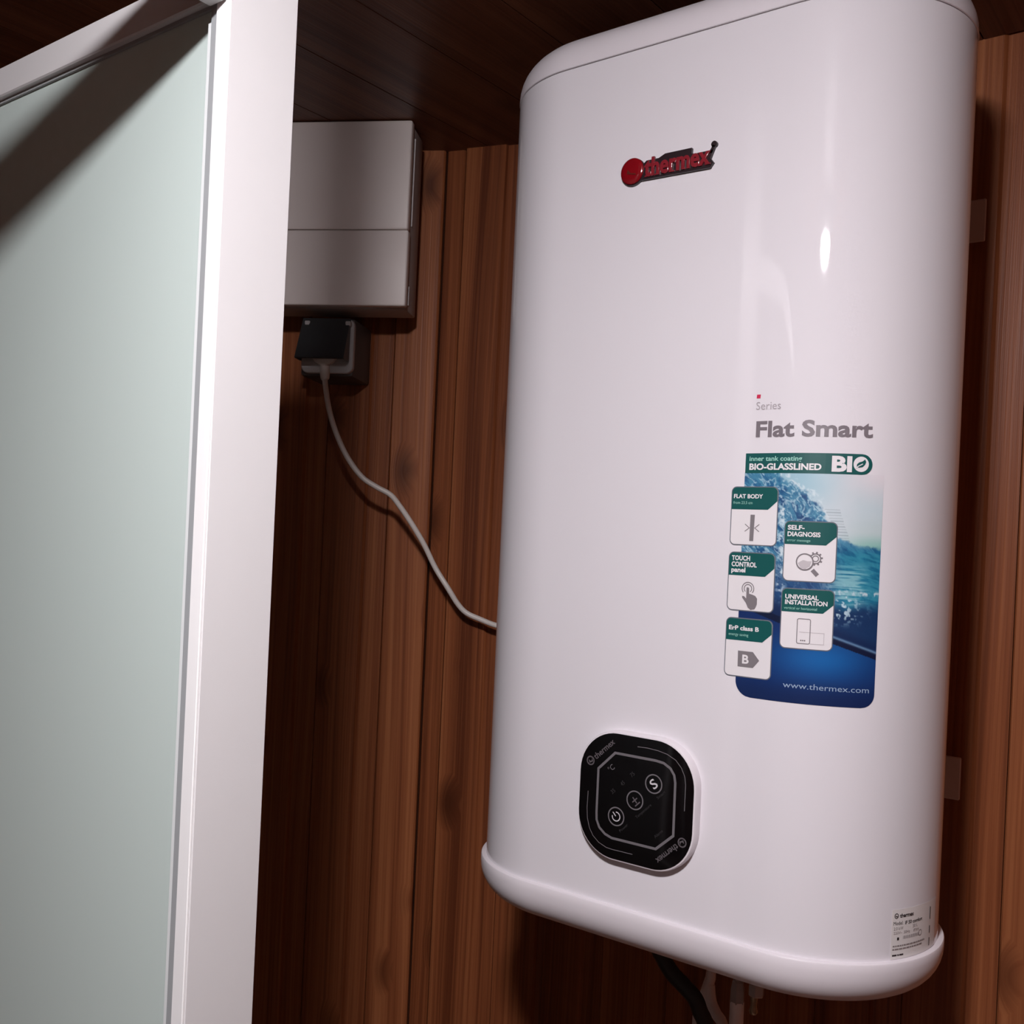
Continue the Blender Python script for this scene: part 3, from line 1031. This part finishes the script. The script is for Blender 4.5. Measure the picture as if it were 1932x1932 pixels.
# --- rating label, wrapped round the lower right corner
pr = Print()
pr.poly([(.1112, -.3140), (.1730, -.3140), (.1730, -.2752), (.1112, -.2752)], 0, E1)
brand_mark(.1156, -.2803, .0021, 0, .0156, .0030, 1, .0034, E2, pr, .03)
pr.text('Model:', .1129, -.2874, .0028, 1, E2, x1=.1226)
pr.text('IF 50 comfort', .1248, -.2877, .0026, 1, E2, x1=.1462, bold=.02)
pr.text('2.0 kW', .1133, -.2914, .0024, 2, E2, x1=.1230)
pr.text('50 L', .1340, -.2914, .0024, 2, E2, x1=.1400)
pr.text('220V~', .1134, -.2946, .0020, 2, E2, x1=.1220)
pr.text('50Hz', .1238, -.2948, .0022, 2, E2, x1=.1306)
pr.text('IPX4', .1350, -.2949, .0022, 2, E2, x1=.1416)
pr.poly([(.1170, -.2994), (.1190, -.2994), (.1190, -.2972), (.1170, -.2972)], 1, E2)
for k in range(22):
    pr.poly([(.1232 + k * .0009, -.2990), (.1232 + k * .0009 + (.0005 if k % 3 else .0003), -.2990), (.1232 + k * .0009 + (.0005 if k % 3 else .0003), -.2966), (.1232 + k * .0009, -.2966)], 2, E2)
pr.arc(.1440, -.2972, .0022, .0005, 0, 360, 2, E2, 14)
random.seed(4)
for z, x1_, x0_ in ((-.3044, .1510, .1130), (-.3069, .1474, .1128)):
    x = x0_
    while x < x1_:
        w = random.uniform(.0012, .0040)
        pr.poly([(x, z), (x + w, z), (x + w, z + .0011), (x, z + .0011)], 2, E2)
        x += w + .0005
for x, w in ((.1127, .0046), (.1180, .0014), (.1200, .0042)):
    pr.poly([(x, -.3116), (x + w, -.3116), (x + w, -.3104), (x, -.3104)], 1, E2)
for z0, z1_ in ((-.3011, -.2951), (-.3112, -.3047), (-.290, -.280)):
    pr.poly([(.1590, z0), (.1603, z0), (.1603, z1_), (.1590, z1_)], 1, E2)
pr.build('rating_label', [M['labelpaper'], M['labelink'], M['labelgrey']], heater, on_body, step=.003)['label'] = 'small pale rating label near the bottom right edge'

# ------------------------------------------------------------------ pipework under the heater
ZB = ZR - .0075 - RC
pp = thing('water_pipe', 'pale plastic water pipe with a dark union nut, middle of the pipework under the heater', 'pipe', (-.411, .93, -EZ))
obj('pipe', tube_bm([(-.411, .93, -EZ + .001), (-.411, .93, -.60), (-.411, .93, -.437)], .0068, 18), M['pipe'], pp, 40)
bm = bmesh.new()
tube_bm([(-.411, .93, -.440), (-.411, .93, -.4375), (-.411, .93, -.4255), (-.411, .93, -.4180), (-.411, .93, -.4165)], [.0064, .0072, .0070, .0058, .0045], 6, bm=bm)
obj('union_nut', bm, M['boxbody'], pp)
obj('inlet_stub', tube_bm([(-.411, .93, -.4170), (-.411, .93, ZB + .001)], .0040, 14), M['chrome'], pp, 40)
sv = thing('safety_valve', 'small metal safety valve with a round nipple, rightmost fitting under the heater', 'valve', (-.392, .93, -.44))
obj('valve_stub', tube_bm([(-.392, .93, -.4150), (-.392, .93, ZB + .001)], .0056, 16), M['chrome'], sv, 40)
obj('hex_nut', tube_bm([(-.392, .93, -.4262), (-.392, .93, -.4252), (-.392, .93, -.4158), (-.392, .93, -.4148)], [.0066, .0076, .0076, .0066], 6), M['chrome'], sv)
obj('nipple', tube_bm([(-.394, .93, -.4445), (-.394, .93, -.4440), (-.394, .93, -.4410), (-.394, .93, -.4380), (-.394, .93, -.4355), (-.394, .93, -.4260)], [.0018, .0034, .0046, .0036, .0032, .0042], 16), M['brass'], sv, 40)
op = thing('outlet_pipe', 'pale outlet pipe partly behind the black hose, left of the middle pipe', 'pipe', (-.448, .945, -EZ))
obj('pipe', tube_bm([(-.458, .940, -EZ + .001), (-.458, .940, -.60), (-.4555, .940, -.470), (-.4520, .942, -.452), (-.447, .945, -.430), (-.446, .945, -.415), (-.446, .945, ZB + .001)], [.0062, .0062, .0062, .0058, .0052, .0045, .0045], 16), M['pipe'], op, 40)
obj('elbow', tube_bm(spline([(-.4475, .944, -.437), (-.444, .9425, -.452), (-.436, .938, -.460), (-.4285, .936, -.466), (-.426, .936, -.480), (-.426, .936, -.52)], 4), .0056, 14), M['pipe'], op, 40)
hs = thing('drain_hose', 'black rubber hose looping down in front of the pipes under the heater', 'hose', (-.47, .92, ZB))
obj('hose', tube_bm(spline([(-.487, .920, ZB + .001), (-.4852, .905, -.3947), (-.4804, .905, -.4065), (-.4691, .905, -.4195), (-.4553, .905, -.4280), (-.4433, .905, -.4365), (-.4374, .905, -.4472), (-.4310, .905, -.4580),
                         (-.4225, .905, -.4880), (-.4180, .906, -.56), (-.4170, .910, -.70), (-.4170, .910, -.90)], 6), .0080, 14), M['rubber'], hs, 60)
obj('hose_clamp', tube_bm([(-.4865, .9150, ZB - .008), (-.4868, .9180, ZB - .003)], .0090, 14), M['chrome'], hs, 40)
